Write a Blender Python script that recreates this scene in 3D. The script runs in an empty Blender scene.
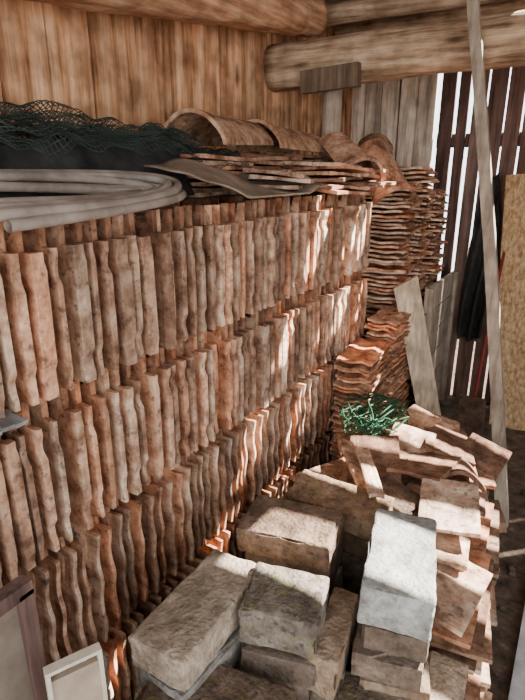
import bpy, math, random
import numpy as np
from mathutils import Vector, Matrix, Euler, noise
rng = random.Random(7)
S = bpy.context.scene

# ------------------------------------------------------------ materials
def mat(name, ramp, nscale=6, stretch=(1,1,1), rough=0.9, bump=0.3, tint=True, dirt=0.5, knots=False, fine=60, moss=0, pale=0):
    m = bpy.data.materials.new(name); m.use_nodes = True
    nt = m.node_tree; N = nt.nodes; L = nt.links
    b = N['Principled BSDF']; b.inputs['Roughness'].default_value = rough
    b.inputs['Specular IOR Level'].default_value = 0.2
    tc = N.new('ShaderNodeTexCoord'); mp = N.new('ShaderNodeMapping')
    mp.inputs['Scale'].default_value = stretch
    L.new(tc.outputs['Object'], mp.inputs['Vector'])
    vec = mp.outputs['Vector']
    if tint:
        at = N.new('ShaderNodeAttribute'); at.attribute_name = 'tint'
        ai = N.new('ShaderNodeAttribute'); ai.attribute_name = 'pid'
        vm = N.new('ShaderNodeVectorMath'); vm.operation = 'MULTIPLY_ADD'
        L.new(ai.outputs['Fac'], vm.inputs[0]); vm.inputs[1].default_value = (17,23,11)
        L.new(vec, vm.inputs[2]); vec = vm.outputs[0]
    n = N.new('ShaderNodeTexNoise'); n.inputs['Scale'].default_value = nscale
    n.inputs['Detail'].default_value = 8; n.inputs['Roughness'].default_value = 0.65
    L.new(vec, n.inputs['Vector'])
    cr = N.new('ShaderNodeValToRGB')
    el = cr.color_ramp.elements
    while len(el) < len(ramp): el.new(0.5)
    for e, (p, c) in zip(el, ramp): e.position = p; e.color = (*c, 1)
    L.new(n.outputs['Fac'], cr.inputs['Fac'])
    col = cr.outputs['Color']
    def mix(a, bsock, fac=1.0, mode='MULTIPLY', facsock=None):
        mx = N.new('ShaderNodeMix'); mx.data_type = 'RGBA'; mx.blend_type = mode
        mx.inputs['Factor'].default_value = fac
        if facsock: L.new(facsock, mx.inputs['Factor'])
        L.new(a, mx.inputs[6])
        if isinstance(bsock, tuple): mx.inputs[7].default_value = (*bsock,1)
        else: L.new(bsock, mx.inputs[7])
        return mx.outputs[2]
    def thresh(scale, lo, hi, seedvec=vec):
        q = N.new('ShaderNodeTexNoise'); q.inputs['Scale'].default_value = scale; q.inputs['Detail'].default_value = 6; q.inputs['Roughness'].default_value=.7
        L.new(seedvec, q.inputs['Vector'])
        r = N.new('ShaderNodeMapRange'); r.inputs['From Min'].default_value = lo; r.inputs['From Max'].default_value = hi
        L.new(q.outputs['Fac'], r.inputs['Value']); return r.outputs['Result']
    if dirt > 0:
        n2 = N.new('ShaderNodeTexNoise'); n2.inputs['Scale'].default_value = 9; n2.inputs['Detail'].default_value = 6
        L.new(tc.outputs['Object'], n2.inputs['Vector'])
        c2 = N.new('ShaderNodeValToRGB'); c2.color_ramp.elements[0].position = 0.35; c2.color_ramp.elements[1].position = 0.6
        c2.color_ramp.elements[0].color = (0.35,0.31,0.28,1); c2.color_ramp.elements[1].color = (1,1,1,1)
        L.new(n2.outputs['Fac'], c2.inputs['Fac']); col = mix(col, c2.outputs['Color'], dirt)
    if pale > 0:
        f = thresh(22, .52, .68); mm = N.new('ShaderNodeMath'); mm.operation='MULTIPLY'; mm.inputs[1].default_value=pale
        L.new(f, mm.inputs[0]); col = mix(col, (.70,.60,.50), 1, 'MIX', mm.outputs[0])
        f = thresh(34, .55, .66); mm = N.new('ShaderNodeMath'); mm.operation='MULTIPLY'; mm.inputs[1].default_value=.75
        L.new(f, mm.inputs[0]); col = mix(col, (.08,.055,.045), 1, 'MIX', mm.outputs[0])
    if moss > 0:
        f = thresh(30, .52, .64); mm = N.new('ShaderNodeMath'); mm.operation='MULTIPLY'; mm.inputs[1].default_value=moss
        L.new(f, mm.inputs[0]); col = mix(col, (.20,.18,.07), 1, 'MIX', mm.outputs[0])
        f = thresh(48, .54, .64); mm = N.new('ShaderNodeMath'); mm.operation='MULTIPLY'; mm.inputs[1].default_value=min(1,.3+moss*.6)
        L.new(f, mm.inputs[0]); col = mix(col, (.05,.04,.033), 1, 'MIX', mm.outputs[0])
    if tint: col = mix(col, at.outputs['Color'])
    if knots:
        mk = N.new('ShaderNodeMapping'); mk.inputs['Scale'].default_value = tuple(max(0.35, s*0.14) for s in stretch)
        L.new(tc.outputs['Object'], mk.inputs['Vector'])
        v = N.new('ShaderNodeTexVoronoi'); v.inputs['Scale'].default_value = 5
        L.new(mk.outputs['Vector'], v.inputs['Vector'])
        c3 = N.new('ShaderNodeValToRGB'); c3.color_ramp.elements[0].position = 0.07; c3.color_ramp.elements[1].position = 0.14
        c3.color_ramp.elements[0].color = (0.16,0.07,0.045,1); c3.color_ramp.elements[1].color = (1,1,1,1)
        L.new(v.outputs['Distance'], c3.inputs['Fac']); col = mix(col, c3.outputs['Color'], 0.9)
    L.new(col, b.inputs['Base Color'])
    if bump > 0:
        n4 = N.new('ShaderNodeTexNoise'); n4.inputs['Scale'].default_value = fine; n4.inputs['Detail'].default_value = 5
        L.new(vec, n4.inputs['Vector'])
        bp = N.new('ShaderNodeBump'); bp.inputs['Strength'].default_value = bump; bp.inputs['Distance'].default_value = 0.008
        L.new(n4.outputs['Fac'], bp.inputs['Height']); L.new(bp.outputs['Normal'], b.inputs['Normal'])
    return m

M = {}
M['tile'] = mat('clay_tile', [(0.34,(0.21,0.12,0.08)),(0.5,(0.60,0.385,0.27)),(0.64,(0.88,0.68,0.53))], 14, bump=0.45, dirt=0.5, pale=.45)
M['planks'] = mat('warm_planks', [(0.3,(0.16,0.07,0.034)),(0.46,(0.58,0.29,0.14)),(0.7,(0.90,0.58,0.35))], 3, (8,8,0.6), bump=0.3, dirt=0.75, knots=True, fine=10)
M['greyplanks'] = mat('grey_planks', [(0.3,(0.20,0.15,0.11)),(0.5,(0.58,0.46,0.34)),(0.72,(0.9,0.78,0.63))], 3, (8,8,0.6), bump=0.3, dirt=0.4, knots=True, fine=10)
M['darkplanks'] = mat('dark_planks', [(0.3,(0.045,0.026,0.022)),(0.7,(0.22,0.13,0.105))], 3, (9,9,0.7), bump=0.3, dirt=0.3, fine=10)
M['roofwood'] = mat('roof_boards', [(0.3,(0.2,0.15,0.12)),(0.7,(0.62,0.52,0.42))], 3, (0.8,9,9), bump=0.2, fine=10)
M['logx'] = mat('log_wood_x', [(0.3,(0.16,0.095,0.055)),(0.5,(0.54,0.36,0.22)),(0.7,(0.88,0.68,0.47))], 3, (0.9,9,9), bump=0.9, knots=True, fine=8, dirt=0.6)
M['logy'] = mat('log_wood_y', [(0.3,(0.24,0.10,0.048)),(0.5,(0.62,0.32,0.17)),(0.7,(0.90,0.60,0.38))], 3, (9,0.9,9), bump=0.9, knots=True, fine=8, dirt=0.5)
M['polewood'] = mat('pole_wood', [(0.3,(0.24,0.175,0.125)),(0.7,(0.62,0.50,0.38))], 4, (9,9,0.8), bump=0.3, fine=10)
M['osb'] = mat('osb_board', [(0.35,(0.26,0.14,0.06)),(0.5,(0.48,0.29,0.14)),(0.65,(0.64,0.46,0.27))], 26, (2,2,1), bump=0.3, dirt=0)
M['brick'] = mat('old_brick', [(0.3,(0.19,0.155,0.12)),(0.5,(0.34,0.29,0.24)),(0.7,(0.50,0.44,0.375))], 26, bump=0.9, fine=90, dirt=0.55, moss=.12)
M['mossbrick'] = mat('mossy_brick', [(0.3,(0.11,0.085,0.065)),(0.5,(0.23,0.18,0.145)),(0.7,(0.38,0.31,0.25))], 22, bump=1, fine=90, dirt=0.7, moss=.75)
M['soil'] = mat('dirt_floor', [(0.3,(0.04,0.028,0.02)),(0.6,(0.15,0.105,0.075)),(0.75,(0.34,0.25,0.18))], 14, tint=False, bump=0.9, dirt=0.4)
M['concrete'] = mat('concrete', [(0.3,(0.35,0.34,0.33)),(0.7,(0.62,0.61,0.58))], 10, tint=False, bump=0.3)
M['hose'] = mat('hose_rubber', [(0.3,(0.22,0.17,0.135)),(0.7,(0.46,0.38,0.32))], 10, tint=False, rough=0.5, bump=0.05, dirt=0.5)
M['net'] = mat('green_net', [(0.3,(0.014,0.022,0.018)),(0.7,(0.08,0.10,0.08))], 10, tint=False, rough=0.6, bump=0)
M['cloth'] = mat('dark_cloth', [(0.3,(0.014,0.013,0.013)),(0.7,(0.07,0.065,0.06))], 6, tint=False, bump=0.3)
M['tarp'] = mat('tan_tarp', [(0.3,(0.24,0.17,0.115)),(0.7,(0.52,0.41,0.31))], 5, tint=False, bump=0.3, dirt=0.4)
M['rope'] = mat('green_rope', [(0.3,(0.02,0.06,0.03)),(0.7,(0.04,0.13,0.065))], 20, tint=False, bump=0, dirt=0)
M['red'] = mat('red_paint', [(0.3,(0.2,0.02,0.02)),(0.7,(0.32,0.03,0.025))], 10, tint=False, rough=0.5, bump=0)
M['pale'] = mat('pale_wood', [(0.3,(0.45,0.37,0.27)),(0.7,(0.72,0.63,0.5))], 4, (4,4,1), tint=False, bump=0.1, dirt=0.3)
M['panel'] = mat('panel_tan', [(0.3,(0.12,0.09,0.07)),(0.7,(0.26,0.20,0.155))], 5, tint=False, bump=0.2, dirt=0.4)
M['slate'] = mat('grey_slate', [(0.3,(0.16,0.16,0.16)),(0.7,(0.36,0.35,0.33))], 12, (1,8,1), tint=False, bump=0.3)
M['iron'] = mat('rusty_iron', [(0.3,(0.05,0.03,0.02)),(0.7,(0.2,0.11,0.07))], 20, tint=False, bump=0.3)

# ------------------------------------------------------------ mesh builder
class MB:
    def __init__(s): s.v=[]; s.f=[]; s.t=[]; s.p=[]
    def add(s, verts, faces, tint=(1,1,1)):
        o=len(s.v); s.v.extend([tuple(p) for p in verts]); s.f.extend([tuple(i+o for i in f) for f in faces])
        if isinstance(tint,list): s.t.extend(tint)
        else: s.t.extend([tint]*len(verts))
        s.p.extend([rng.random()*3]*len(verts))
    def obj(s, name, m, parent=None, smooth=False):
        me=bpy.data.meshes.new(name); me.from_pydata(s.v,[],s.f); me.update()
        a=me.color_attributes.new('tint','FLOAT_COLOR','POINT')
        arr=np.ones((len(s.v),4),dtype=np.float32); arr[:,:3]=np.array(s.t,dtype=np.float32)
        a.data.foreach_set('color',arr.ravel())
        q=me.attributes.new('pid','FLOAT','POINT'); q.data.foreach_set('value',np.array(s.p,dtype=np.float32))
        me.materials.append(M[m]); 
        if smooth: me.polygons.foreach_set('use_smooth',[True]*len(me.polygons))
        o=bpy.data.objects.new(name,me); S.collection.objects.link(o)
        if parent: o.parent=parent
        return o
BF=[(0,1,3,2),(4,6,7,5),(0,4,5,1),(2,3,7,6),(0,2,6,4),(1,5,7,3)]
def box(mb,c,size,rot=(0,0,0),tint=(1,1,1),jit=0.0):
    R=Euler([math.radians(a) for a in rot]).to_matrix(); vs=[]
    for i in (-1,1):
        for j in (-1,1):
            for k in (-1,1):
                p=Vector((i*size[0]/2,j*size[1]/2,k*size[2]/2))
                if jit: p+=Vector([rng.uniform(-jit,jit) for _ in range(3)])
                vs.append(R@p+Vector(c))
    mb.add(vs,BF,tint)
def gray(a,b,warm=0.0):
    g=rng.uniform(a,b); return (min(1.6,g*(1+warm)),g,g*(1-warm))
def empty(name):
    e=bpy.data.objects.new(name,None); S.collection.objects.link(e); return e

def worn(mb,c,size,rot=(0,0,0),tint=(1,1,1),n=7,amp=0.004,rad=0.007):
    R=Euler([math.radians(a) for a in rot]).to_matrix(); seed=Vector([rng.uniform(0,50) for _ in range(3)])
    h=[s/2 for s in size]; idx={}; vs=[]; fs=[]
    def V(i,j,k):
        key=(i,j,k)
        if key in idx: return idx[key]
        p=[]
        for q,hh in zip(key,h):
            t=q/n*2-1
            t=math.copysign(abs(t)**0.6,t)
            p.append(t*hh)
        p=Vector(p)
        inner=Vector([max(-(hh-rad),min(hh-rad,x)) for x,hh in zip(p,h)])
        d=p-inner
        if d.length>1e-6: p=inner+d.normalized()*min(d.length,rad)
        nz=noise.noise(p*22+seed)*amp+noise.noise(p*60+seed)*amp*0.6
        big=noise.noise(p*13+seed)
        if big>0.12: nz-=(big-0.12)*0.08*(d.length>rad*1.05)
        if p.length>0: p=p+p.normalized()*nz
        idx[key]=len(vs); vs.append(R@p+Vector(c)); return idx[key]
    for a in range(n):
        for b in range(n):
            fs+= [(V(a,b,0),V(a,b+1,0),V(a+1,b+1,0),V(a+1,b,0)),(V(a,b,n),V(a+1,b,n),V(a+1,b+1,n),V(a,b+1,n)),
                  (V(a,0,b),V(a+1,0,b),V(a+1,0,b+1),V(a,0,b+1)),(V(a,n,b),V(a,n,b+1),V(a+1,n,b+1),V(a+1,n,b)),
                  (V(0,a,b),V(0,a,b+1),V(0,a+1,b+1),V(0,a+1,b)),(V(n,a,b),V(n,a+1,b),V(n,a+1,b+1),V(n,a,b+1))]
    mb.add(vs,fs,tint)

# ------------------------------------------------------------ roof tile generator (u=width, v=length, w=thickness)
U=[0,.002,.022,.024,.040,.043,.060,.066,.11,.14,.17,.20,.215,.24]
WT={'A':[.021,.022,.022,.012,.012,.019,.019,.012,.012,.019,.025,.019,.012,.018],
    'B':[.013,.016,.017,.016,.015,.014,.010,.010,.010,.016,.021,.016,.010,.010],
    'F':[.014,.016,.016,.015,.015,.013,.012,.012,.012,.012,.012,.015,.016,.015]}
WB={'A':[0,-.001,-.001,.000,.000,.000,.000,.000,.000,.006,.012,.006,.000,.005],
    'B':[.003,.004,.006,.006,.004,.003,-.001,-.001,-.001,.004,.009,.004,-.001,-.001],
    'F':[0,0,0,0,0,0,0,0,0,0,0,0,0,0]}
NV=16
def tile(mb,Mx,kind='A',tint=(1,1,1),L=.395,Wd=.24,step=True,wide=None):
    nu=len(U); vs=[]; tn=[]
    ph=rng.uniform(0,6.3); sa=rng.uniform(.7,1.2); rim=(wide or rng.choice([.6,.7,.8,.9,1.0,1.2])) if kind=='A' else 1
    notch=rng.choice([(2,3),(13,14),(2,3,13,14),(2,3,13,14),()])
    dep=rng.uniform(.007,.013); bow=rng.uniform(-.0015,.0015); dust=rng.uniform(.95,1.25)
    for side in (0,1):
        for i,u in enumerate(U):
            for j in range(NV+1):
                t=j/NV
                top=L
                if step and kind=='A': top=L-(.060 if u<.042 else (0 if u<.063 else .035))
                if step and kind=='B': top=L-(.030 if u<.042 else 0)
                v=t*top
                w=(WT if side else WB)[kind][i]
                uu=u*Wd/.24
                if kind=='A':
                    if side and i<=2: w*=rim
                    if i<=1:
                        if j in notch: uu+=dep
                        uu+=.0012*noise.noise(Vector((t*7,ph,0)))
                    w+=bow*math.sin(t*3.1)*sa
                    if side and i<=2 and (j<=1 or j>=NV-1): w-=.005
                elif kind=='B':
                    w+=.0034*math.sin(t*math.pi*5)*sa
                    if i<=1: uu+=.005*math.sin(t*math.pi*5+1.2)
                else:
                    w+=.003*math.sin(t*3.1+ph)+.004*math.sin(u*20)*sa
                    if i==0: uu+=.003*noise.noise(Vector((t*12,ph,0)))
                vs.append(Mx@Vector((uu,v,w)))
                if i<=1: tn.append((tint[0]*dust*.98,tint[1]*dust*1.04,tint[2]*dust*1.08))
                elif kind=='F': tn.append(tint)
                else: tn.append((tint[0]*.82,tint[1]*.70,tint[2]*.62))
    W=NV+1; o=nu*W; fs=[]
    for i in range(nu-1):
        for j in range(NV):
            a=i*W+j; fs.append((a,a+1,a+W+1,a+W)); fs.append((o+a,o+a+W,o+a+W+1,o+a+1))
    for j in range(NV):
        fs.append((j,o+j,o+j+1,j+1)); a=(nu-1)*W+j; fs.append((a,a+1,o+a+1,o+a))
    for i in range(nu-1):
        a=i*W; fs.append((a,a+W,o+a+W,o+a)); a=i*W+NV; fs.append((a,o+a,o+a+W,a+W))
    mb.add(vs,fs,tn)
PAL=[(1.0,.80,.67),(.95,.84,.74),(.90,.86,.80),(1.10,.73,.54),(.62,.51,.44),(1.08,.99,.89),(.86,.67,.55),(.98,.90,.80),(.52,.42,.36),(1.02,.72,.56)]
def ttint(lo=.65,hi=1.14):
    p=rng.choice(PAL); k=rng.uniform(lo,hi); return tuple(x*k for x in p)
UP=Matrix(((-1,0,0),(0,0,1),(0,1,0))).to_4x4()
def upright(mb,x,y,z,kind,lean=3,yaw=4,L=.395,tint=None,wide=None):
    T=Matrix.Translation((x,y,z))@Matrix.Rotation(math.radians(rng.uniform(-yaw,yaw)),4,'Z')@Matrix.Rotation(math.radians(rng.uniform(-lean,lean)),4,'X')
    tile(mb,T@UP,kind,tint or ttint(),L=L,wide=wide)

ROWZ=[1.205,0.81,0.415,0.02]
for r,z in enumerate(ROWZ):
    mb=MB(); kind='A' if r<2 else 'B'
    y=-0.25
    while y<2.84:
        pr=.047 if r<2 else .043
        x=0.0+rng.uniform(-.008,.008)
        if rng.random()<.10: x+=rng.uniform(-.03,.018)
        wide=None
        if kind=='A' and rng.random()<.09: wide=1.7; x+=.010
        upright(mb,x,y,z,kind,1.0,4 if y<1.4 else 2, L=.393+rng.uniform(-.005,.002),wide=wide,tint=ttint(.75,1.22))
        y+=pr*rng.uniform(.80,1.2)+(.016 if wide else 0)
    y=-0.25
    while y<2.84:
        upright(mb,-.27+rng.uniform(-.01,.01),y,z,'B',1,2,L=.39)
        y+=.06
    mb.obj('roof_tile_stack','tile')
mb=MB()
for i in range(5): box(mb,(-.02,.50+.03*i,1.203+.003*(i%2)),(.13,.03,.009),(rng.uniform(-8,8),6,3))
mb.obj('slate_offcut','slate')

def flat(mb,x,y,z,rotz,tilt=2,kind='B',tint=None,L=.39,Wd=.24,rx=0,ry=0):
    T=Matrix.Translation((x,y,z))@Matrix.Rotation(math.radians(rotz),4,'Z')@Matrix.Rotation(math.radians(rx+rng.uniform(-tilt,tilt)),4,'X')@Matrix.Rotation(math.radians(ry+rng.uniform(-tilt,tilt)),4,'Y')@Matrix.Translation((-Wd/2,-L/2,0))
    tile(mb,T,kind,tint or ttint(),L=L,Wd=Wd,step=False)
def flatcol(mb,x,y,z0,z1,rot,dz=.024,jx=.015,jr=4,tilt=1.5,kind='B',L=.39,Wd=.24,tl=(.72,1.12)):
    z=z0
    while z<z1:
        flat(mb,x+rng.uniform(-jx,jx),y+rng.uniform(-jx,jx),z,rot+rng.uniform(-jr,jr),tilt,kind,ttint(*tl),L,Wd); z+=dz*rng.uniform(.9,1.2)

mb=MB()
flatcol(mb,-.10,3.22,0.0,1.62,90,jx=.03,tl=(.9,1.35))
flatcol(mb,-.08,3.50,0.0,1.70,90,jx=.03,tl=(.9,1.35))
flatcol(mb,-.06,3.80,0.0,1.58,90,jx=.03,tl=(.9,1.35))
mb.obj('flat_roof_tile_stack','tile')
mb=MB()
flatcol(mb,.115,2.50,0.0,.84,4,jx=.012,Wd=.18,tl=(1.0,1.4)); flatcol(mb,.115,2.90,0.0,.93,0,jx=.012,Wd=.17,L=.34,tl=(1.0,1.4))
mb.obj('flat_roof_tile_stack','tile')

mb=MB()
for yy in (1.9,2.3,2.7): flatcol(mb,-.40,yy,1.61,1.76,rng.uniform(-6,6),jx=.03,kind='F',dz=.018)
flatcol(mb,-.14,2.10,1.61,1.68,20,jx=.04,jr=15,tilt=4,kind='F',dz=.02)
flatcol(mb,-.15,2.48,1.61,1.73,80,jx=.04,jr=15,tilt=4,kind='F',dz=.02)
flatcol(mb,-.13,2.74,1.61,1.70,85,jx=.03,jr=10,tilt=4,kind='F',dz=.02)
mb.obj('loose_roof_tile_pile','tile')

def ridge(x,y,z,L,r,rot,tint,name='ridge_tile'):
    mb=MB(); nA=18;nL=14;vs=[];fs=[]
    for side in (0,1):
        for i in range(nA+1):
            a=math.pi*(i/nA)
            for j in range(nL+1):
                t=j/nL; rr=r*(1-.12*t)+(.014 if t<.14 else 0)
                rr-=side*.016
                flare=.02*(abs(math.cos(a))**6)
                vs.append((math.cos(a)*(rr+flare*(1)),(t-.5)*L,math.sin(a)*rr*.95))
    W=nL+1;o=(nA+1)*W
    for i in range(nA):
        for j in range(nL):
            a=i*W+j; fs.append((a,a+1,a+W+1,a+W)); fs.append((o+a,o+a+W,o+a+W+1,o+a+1))
    for i in range(nA):
        a=i*W; fs.append((a,a+W,o+a+W,o+a)); a+=nL; fs.append((a,o+a,o+a+W,a+W))
    for j in range(nL):
        fs.append((j,o+j,o+j+1,j+1)); a=nA*W+j; fs.append((a,a+1,o+a+1,o+a))
    T=Matrix.Translation((x,y,z))@Euler([math.radians(q) for q in rot]).to_matrix().to_4x4()
    mb.add([T@Vector(v) for v in vs],fs,tint); return mb.obj(name,'tile',smooth=False)
ridge(-.40,2.02,1.80,.50,.125,(2,0,6),(.80,.66,.54))
ridge(-.38,2.54,1.79,.55,.12,(-1,0,-2),(.88,.72,.58))
ridge(-.12,2.74,1.74,.34,.10,(28,15,60),(1.0,.8,.68))
ridge(-.06,3.10,1.68,.36,.10,(50,-10,50),(1.0,.72,.56))
ridge(-.24,3.45,1.78,.38,.11,(20,10,20),(.75,.62,.52))

def tube(name,pts,r,m,parent=None,cyc=False,res=6):
    cu=bpy.data.curves.new(name,'CURVE'); cu.dimensions='3D'; cu.bevel_depth=r; cu.bevel_resolution=4; cu.resolution_u=res
    for P in pts:
        sp=cu.splines.new('NURBS'); sp.points.add(len(P)-1)
        for q,p in zip(sp.points,P): q.co=(*p,1)
        sp.order_u=4; sp.use_endpoint_u=not cyc; sp.use_cyclic_u=cyc
    cu.materials.append(M[m]); o=bpy.data.objects.new(name,cu); S.collection.objects.link(o)
    if parent:o.parent=parent
    return o
# coil of hose slumped on the stack: nested loops, front strands lower than the back ones
RX=(.21,.115,.185,.09,.16,.20,.13,.13); RY=(.80,.62,.74,.56,.68,.77,.64,.64)
P=[]
for k in range(7*32-6):
    a=k/32*2*math.pi; lp=k/32; i=int(lp); f=lp-i
    rx=RX[i]*(1-f)+RX[i+1]*f; ry=RY[i]*(1-f)+RY[i+1]*f
    x=-.17+rx*math.cos(a)
    P.append((x,.66+ry*math.sin(a),1.640-.20*(x+.17)+.012*(i%3)+.007*math.sin(a*2+lp*2)))
tube('garden_hose',[P],.0125,'hose')

def netz(x,y,off):
    base=1.675+.14*min(1,max(0,(-.14-x)/.22))-.05*max(0,y-1.5)
    return base+off+.06*noise.noise(Vector((x*5,y*4,off*9)))+.03*noise.noise(Vector((x*18,y*12,off*5)))
net=empty('garden_netting_heap')
for li,off in enumerate((-.03,-.01,.008,.026)):
    st=.014 if li else .03; x0,x1=-.66,-.22-.04*li; y0,y1=-.1,2.15-.12*li
    if li==0: x1=-.30
    nx=int((x1-x0)/st); ny=int((y1-y0)/st); mb=MB(); vs=[];fs=[]
    for i in range(nx+1):
        for j in range(ny+1):
            x=x0+i*st+ .010*noise.noise(Vector((i*.3,j*.3,li))); y=y0+j*st+li*.006+.01*noise.noise(Vector((i*.3,j*.3,li+9)))
            z=netz(x,y,off)
            if li==0:   # the sheet under the nets falls down to the tile tops at its front edge
                e=max(0,(i-(nx-3))/3); z=z*(1-e)+1.61*e
            vs.append((x,y,z))
    for i in range(nx):
        for j in range(ny):
            a=i*(ny+1)+j; fs.append((a,a+1,a+ny+2,a+ny+1))
    mb.add(vs,fs); o=mb.obj('net_layer_%d'%(li+1),'net' if li else 'cloth',net)
    if li:
        w=o.modifiers.new('w','WIREFRAME'); w.thickness=.003
mb=MB(); vs=[];fs=[]; nx,ny=14,40
for i in range(nx+1):
    for j in range(ny+1):
        s=i/nx; t=j/ny; x=-.30+.33*s; y=1.42+.68*t
        z=1.705-.085*s+.03*math.sin(t*5+s*2)+.012*noise.noise(Vector((x*9,y*9,0)))-.03*(s**4)*math.sin(t*math.pi)
        vs.append((x,y,max(z,1.612)))
for i in range(nx):
    for j in range(ny):
        a=i*(ny+1)+j; fs.append((a,a+1,a+ny+2,a+ny+1))
mb.add(vs,fs); o=mb.obj('tan_tarpaulin','tarp',smooth=True); q=o.modifiers.new('s','SOLIDIFY'); q.thickness=.006

# ------------------------------------------------------------ room
mb=MB(); n=60; vs=[];fs=[]
for i in range(n+1):
    for j in range(n+1):
        x=-6+12*i/n; y=-5+14*j/n; vs.append((x,y,-.01+.012*noise.noise(Vector((x*3,y*3,0)))))
for i in range(n):
    for j in range(n):
        a=i*(n+1)+j; fs.append((a,a+n+1,a+n+2,a+1))
mb.add(vs,fs)
for _ in range(260):
    s=rng.uniform(.012,.04); worn(mb,(rng.uniform(.9,1.9),rng.uniform(.8,3.9),s*.25),(s,s*rng.uniform(.6,1.2),s*.6),(rng.uniform(0,30),0,rng.uniform(0,180)),n=2,rad=.004)
mb.obj('floor','soil')
mb=MB(); box(mb,(1.085,1.50,.0),(.13,2.3,.05)); mb.obj('concrete_kerb','concrete')

mb=MB(); y=-1.2
while y<4.2:
    w=rng.uniform(.18,.25); g=.014
    box(mb,(-.715+rng.uniform(-.006,.006),y+w/2,1.45),(.024,w-g,2.95),(rng.uniform(-.3,.3),0,rng.uniform(-1,1)),gray(.8,1.35,.02)); y+=w
mb.obj('wall_left','planks')
mb=MB()
for (a,b) in ((-1.2,2.02),(2.045,4.2)): box(mb,(-.745,(a+b)/2,1.45),(.012,b-a,2.95),(0,0,0),(.35,.3,.28))  # added dark sheets hiding the sky, so the plank gaps look shaded
mb.obj('wall_left_gap_screen','darkplanks')
mb=MB(); x=-.72
while x<-.16:
    w=rng.uniform(.12,.15); box(mb,(x+w/2,4.21+rng.uniform(-.006,.006),1.45),(w-.010,.024,2.95),(0,rng.uniform(-.3,.3),0),gray(1.0,1.5,0)); x+=w
mb.obj('wall_back','greyplanks')
mb=MB(); box(mb,(-.42,4.24,1.45),(.60,.012,2.95)); mb.obj('wall_back_gap_screen','darkplanks')  # added dark sheet, keeps sky light out of these plank gaps
mb=MB(); x+=.02
while x<2.95:
    w=rng.uniform(.09,.15); g=rng.choice([.012,.018,.030]); box(mb,(x+w/2,4.21,1.33),(w-g,.024,2.68),(0,rng.uniform(-.5,.5),0),gray(.8,1.8,.05)); x+=w
for z in (.5,1.9): box(mb,(1.4,4.25,z),(2.9,.05,.09))
mb.obj('wall_back_slatted','darkplanks')
mb=MB(); y=1.1
while y<4.2:
    w=rng.uniform(.14,.2); box(mb,(2.96,y+w/2,1.32),(.024,w-.008,2.66),(0,0,0),gray(.8,1.2)); y+=w
mb.obj('wall_right','darkplanks')
mb=MB(); 
sun_slots=[(2.46,2.74,1.90,2.90),(3.02,3.20,.80,2.90),(3.44,3.52,.8,2.9),(3.58,3.70,.80,2.9),(3.84,3.94,.8,2.9)]  # made-up roof slots, placed so sun stripes fall on stack and bricks
edges=[-1.2]
for g in sun_slots: edges+= [g[0],g[1]]
edges.append(4.3)
for k in range(0,len(edges),2):
    a,b=edges[k],edges[k+1]; m_=max(1,round((b-a)/.22)); w=(b-a)/m_
    for i in range(m_): box(mb,(1.12,a+w*(i+.5),2.67),(3.75,w-.001,.025),(0,0,0),gray(.8,1.2))
for a,b,x0,x1 in sun_slots:
    box(mb,((-.755+x0)/2,(a+b)/2,2.67),(x0+.755,b-a,.025),(0,0,0),gray(.8,1.2))
    if x1<2.99: box(mb,((x1+2.995)/2,(a+b)/2,2.67),(2.995-x1,b-a,.025),(0,0,0),gray(.8,1.2))
for xx,ww in ((1.22,.06),(1.50,.08),(1.80,.05)): box(mb,(xx,3.2,2.70),(ww,2.2,.03))  # added bars above the slots, breaking the sun stripes into patches
mb.obj('ceiling','roofwood')

def log(name,p0,p1,r,m,seed=0,r2=None,n=50):
    mb=MB(); p0=Vector(p0);p1=Vector(p1); d=(p1-p0); ax=d.normalized(); r2=r2 or r
    s=ax.cross(Vector((0,0,1))).normalized(); 
    if s.length<.5: s=Vector((1,0,0))
    u=s.cross(ax); vs=[];fs=[];K=20
    for i in range(n+1):
        t=i/n; c=p0+d*t; rb=r+(r2-r)*t
        for k in range(K):
            a=2*math.pi*k/K
            rr=rb*(1+.10*noise.noise(Vector((t*d.length*4+seed,math.cos(a),math.sin(a)))) +.04*noise.noise(Vector((t*d.length*15,math.cos(a)*3,math.sin(a)*3+seed))))
            ca,sa_=math.cos(a),math.sin(a); sq=1/max(abs(ca)**3+abs(sa_)**3,1e-4)**(1/3)
            rr*=sq*.97
            vs.append(c+s*ca*rr+u*sa_*rr)
    for i in range(n):
        for k in range(K):
            a=i*K+k;b=i*K+(k+1)%K; fs.append((a,b,b+K,a+K))
    fs.append(tuple(range(K-1,-1,-1))); fs.append(tuple(n*K+k for k in range(K)))
    mb.add(vs,fs); return mb.obj(name,m,smooth=True)
log('cross_beam',(-.70,3.0,2.25),(2.9,3.0,2.31),.125,'logx',3,.085)
log('rafter_log',(-.55,.7,2.21),(-.5,3.05,2.50),.10,'logy',9)
log('roof_purlin',(-.65,3.3,2.56),(2.9,3.28,2.56),.055,'logx',5)
log('roof_purlin',(-.65,3.76,2.57),(2.9,3.76,2.57),.045,'logx',15)
log('support_post',(-.33,2.99,0),(-.33,2.99,2.14),.05,'polewood',2)
mb=MB(); box(mb,(-.28,2.84,2.15),(.32,.05,.11),(0,-3,0),(.30,.25,.22)); mb.obj('beam_cleat','greyplanks')
mb=MB(); a=Vector((.86,2.62,0));b=Vector((.385,2.82,2.48)); vs=[];fs=[]; n=16
for i in range(n+1):
    t=i/n; c=a.lerp(b,t)+Vector((.015*math.sin(t*3.1),0,0)); w=.030-.006*t
    for dx,dy in ((-1,-1),(1,-1),(1,1),(-1,1)): vs.append(c+Vector((dx*w+.003*noise.noise(c*8),dy*w*.8,0)))
for i in range(n):
    for k in range(4): fs.append((i*4+k,i*4+(k+1)%4,i*4+4+(k+1)%4,i*4+4+k))
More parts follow.
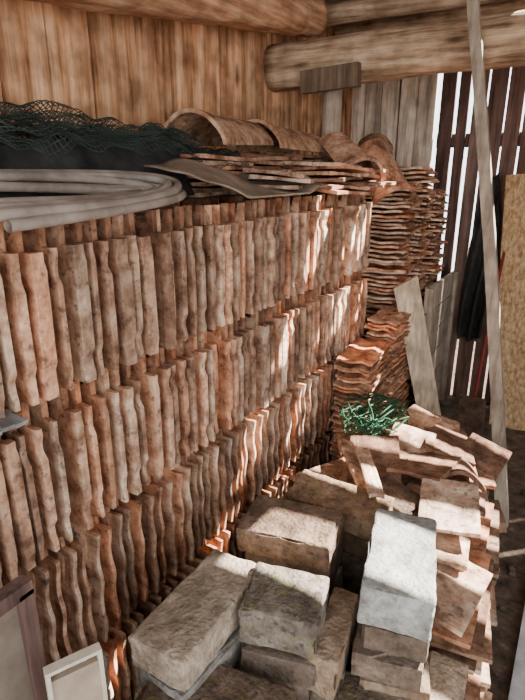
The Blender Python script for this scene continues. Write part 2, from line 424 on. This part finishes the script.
fs.append((3,2,1,0)); fs.append(tuple(n*4+k for k in range(4)))
mb.add(vs,fs,(.85,.85,.85)); mb.obj('leaning_wooden_pole','polewood')
mb=MB(); box(mb,(1.05,3.85,.86),(1.0,.018,1.7),(-2,-4,0)); mb.obj('osb_sheet','osb')
mb=MB(); p0=Vector((.46,2.98,.0)); p1=Vector((.15,3.02,1.10)); sd=Vector((.84,.54,0)).normalized()*.065; nn=Vector((-.5,.84,0.1)).normalized()*.011
vs=[]
for p,sh in ((p0,0),(p1,.035)):
    for q in (-1,1):
        for k in (-1,1): vs.append(p+sd*q+nn*k+Vector((0,0,sh*q)))
mb.add(vs,BF,(1.5,1.45,1.35)); mb.obj('leaning_board','polewood')
cr=empty('wooden_crate'); mb=MB()
for i in range(6): box(mb,(.20,3.72,.1+.165*i),(.022,.75,.155),(0,0,rng.uniform(-1,1)),gray(.8,1.2))
for yy in (3.38,4.06): box(mb,(.22,yy,.5),(.03,.05,1.0))
mb.obj('crate_side','polewood',cr)
mb=MB(); vs=[];fs=[]; nx,nz=30,30
for i in range(nx+1):
    for j in range(nz+1):
        s=i/nx;t=j/nz; wd=.10+.13*min(1,t*2.2)-.04*t
        vs.append((.37+wd*(s-.5)+.02*math.sin(t*5),4.08+.035*math.sin(s*16+t*2)*(.4+t),1.70-1.15*t-.05*math.sin(s*3)))
for i in range(nx):
    for j in range(nz):
        a=i*(nz+1)+j; fs.append((a,a+1,a+nz+2,a+nz+1))
mb.add(vs,fs); mb.obj('hanging_dark_cloth','cloth',smooth=True)
log('dark_post',(.62,4.0,0),(.60,4.0,2.5),.025,'darkplanks',4)
sh=empty('shovel'); tube('handle',[[(.52,3.60,.25),(.53,3.72,.8),(.55,3.90,1.3)]],.010,'red',sh)
mb=MB(); box(mb,(.515,3.58,.14),(.17,.015,.26),(8,0,0)); mb.obj('blade','iron',sh)

# ------------------------------------------------------------ brick pile
GREY=(1.0,1.03,1.06); DARK=(.60,.50,.44); TAN=(1.05,.90,.75); BRN=(.88,.70,.56); RED=(.9,.6,.46)
heroes=[
 (.312,.86,.68,.165,.35,.09,0,(1.10,1.0,.88),(1,-3),'brick'),
 (.490,.97,.70,.195,.165,.11,15,(.85,.85,.84),(2,2),'mossbrick'),
 (.365,1.24,.70,.29,.18,.085,8,(.85,.68,.58),(3,-3),'mossbrick'),
 (.42,1.48,.665,.33,.17,.07,2,(1.4,1.12,.88),(2,3),'mossbrick'),
 (.715,1.19,.765,.17,.35,.11,13,(.98,1.08,1.18),(-2,2),'brick'),
 (.60,1.04,.60,.075,.25,.12,8,BRN,(0,3),'brick'),
 (.44,.72,.56,.34,.20,.07,10,DARK,(2,0),'mossbrick'),
 (.87,1.10,.46,.10,.24,.08,5,(.95,.82,.70),(0,3),'brick'),
 (.73,.93,.46,.17,.25,.09,10,(.65,.60,.56),(0,-2),'mossbrick'),
 (.565,1.66,.62,.20,.13,.075,-25,DARK,(3,3),'mossbrick'),
]
for (x,y,zt,lx,ly,h,rot,tn,tl,mm) in heroes:
    mb=MB(); worn(mb,(x,y,zt-h/2),(lx,ly,h),(tl[0],tl[1],rot),tn,n=18,amp=.005); mb.obj('brick',mm,smooth=False)
mb=MB()
for (x,y,zt,lx,ly,h,rot,tn,tl,mm) in heroes:
    z=zt-h-.008
    while z>.05:
        hh=rng.uniform(.07,.095); tt=rng.choice([GREY,DARK,TAN,BRN,(.7,.63,.56)]); k=rng.uniform(.65,.95)
        worn(mb,(x+rng.uniform(-.015,.015),y+rng.uniform(-.015,.015),z-hh/2),(lx*rng.uniform(.92,1.02),ly*rng.uniform(.92,1.02),hh),(rng.uniform(-1.5,1.5),rng.uniform(-1.5,1.5),rot+rng.uniform(-6,6)),tuple(c*k for c in tt),n=8)
        z-=hh+.003
for _ in range(60):
    worn(mb,(rng.uniform(.34,.80),rng.uniform(.75,2.2),rng.uniform(.05,.35)),(.24,.12,.07),(rng.uniform(-20,20),rng.uniform(-20,20),rng.uniform(0,180)),tuple(c*.8 for c in rng.choice([DARK,TAN,BRN,RED])),n=5)
mb.obj('brick_pile','brick')
mb=MB()
kw=dict(kind='F',dz=.024,tl=(.45,1.05))
flatcol(mb,.79,1.46,0,.50,8,jx=.022,jr=7,tilt=2,**kw); flatcol(mb,.765,1.84,0,.46,4,jx=.025,jr=8,tilt=2,**kw)
flatcol(mb,.70,1.64,0,.57,10,jx=.02,jr=8,**kw)
flatcol(mb,.50,2.05,0,.55,-15,jx=.03,jr=10,tilt=3,**kw); flatcol(mb,.66,2.20,0,.52,10,jx=.03,jr=10,tilt=3,**kw)
flatcol(mb,.34,1.78,0,.50,60,jx=.04,jr=12,tilt=3,**kw); flatcol(mb,.32,2.15,0,.48,30,jx=.04,jr=15,tilt=4,**kw)
flatcol(mb,.52,2.52,0,.46,20,jx=.04,jr=15,tilt=3,**kw); flatcol(mb,.85,1.12,0,.34,5,jx=.01,jr=5,**kw)
mb.obj('roof_tile_heap','tile')
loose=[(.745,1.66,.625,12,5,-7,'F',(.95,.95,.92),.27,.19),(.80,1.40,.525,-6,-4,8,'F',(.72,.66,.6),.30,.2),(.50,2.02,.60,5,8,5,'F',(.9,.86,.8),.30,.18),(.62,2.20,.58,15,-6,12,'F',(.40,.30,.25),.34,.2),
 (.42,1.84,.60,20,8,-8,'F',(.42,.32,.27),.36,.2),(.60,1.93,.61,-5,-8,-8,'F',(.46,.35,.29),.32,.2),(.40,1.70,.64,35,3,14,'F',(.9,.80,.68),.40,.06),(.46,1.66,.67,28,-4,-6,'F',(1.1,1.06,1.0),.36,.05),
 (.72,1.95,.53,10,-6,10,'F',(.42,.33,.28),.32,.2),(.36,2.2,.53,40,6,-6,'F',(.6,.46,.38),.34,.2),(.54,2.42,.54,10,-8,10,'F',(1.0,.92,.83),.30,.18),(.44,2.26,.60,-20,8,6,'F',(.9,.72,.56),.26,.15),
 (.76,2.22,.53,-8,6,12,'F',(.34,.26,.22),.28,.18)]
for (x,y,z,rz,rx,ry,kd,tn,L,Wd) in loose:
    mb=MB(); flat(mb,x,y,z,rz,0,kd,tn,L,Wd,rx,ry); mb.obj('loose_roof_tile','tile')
ridge(.70,2.04,.555,.30,.06,(-4,6,15),(.38,.29,.24))
P=[]
for k in range(260):
    a=k*.45; r=.03+.09*abs(math.sin(k*.37))
    P.append((.29+r*math.cos(a)+.05*math.sin(k*.13),2.20+r*math.sin(a)*1.6,.59+.07*abs(math.sin(k*.71))+.04*math.sin(k*.23)))
tube('green_rope_tangle',[P],.0028,'rope',res=3)

pn=empty('framed_panel'); 
mb=MB(); box(mb,(.185,.24,.47),(.012,.46,.93)); mb.obj('panel_sheet','panel',pn)
mb=MB(); box(mb,(.19,.475,.475),(.03,.03,.95)); box(mb,(.19,0,.475),(.03,.03,.95)); box(mb,(.19,.24,.955),(.03,.50,.03)); box(mb,(.19,.24,.02),(.03,.5,.03)); mb.obj('panel_frame','darkplanks',pn)
p2=empty('small_wooden_frame'); p2.location=(.308,.480,0); p2.rotation_euler=(0,0,math.radians(-26))
mb=MB(); box(mb,(0,0,.42),(.012,.09,.8)); mb.obj('inner_sheet','tarp',p2)
mb=MB(); box(mb,(0,.047,.42),(.02,.008,.84)); box(mb,(0,-.047,.42),(.02,.008,.84)); box(mb,(0,0,.842),(.02,.102,.008)); box(mb,(0,0,.01),(.02,.102,.008)); mb.obj('frame_edge','pale',p2)

# ------------------------------------------------------------ light
W=bpy.data.worlds.new('World'); S.world=W; W.use_nodes=True
bg=W.node_tree.nodes['Background']; bg.inputs['Color'].default_value=(.87,.94,1,1); bg.inputs['Strength'].default_value=4.6
sl=bpy.data.lights.new('sun','SUN'); sl.energy=52; sl.angle=.009; sl.color=(1,.975,.93)
so=bpy.data.objects.new('sun',sl); S.collection.objects.link(so)
so.rotation_euler=Vector((-.55,-.5,-.67)).to_track_quat('-Z','Y').to_euler()

cd=bpy.data.cameras.new('camera'); co=bpy.data.objects.new('camera',cd); S.collection.objects.link(co)
co.location=(1.0,0,1.7)
co.rotation_euler=Euler((math.radians(90-18.4),0,math.radians(30.7)))
cd.sensor_fit='VERTICAL'; cd.sensor_height=36; cd.lens=36*540/700; cd.clip_start=.02
S.camera=co
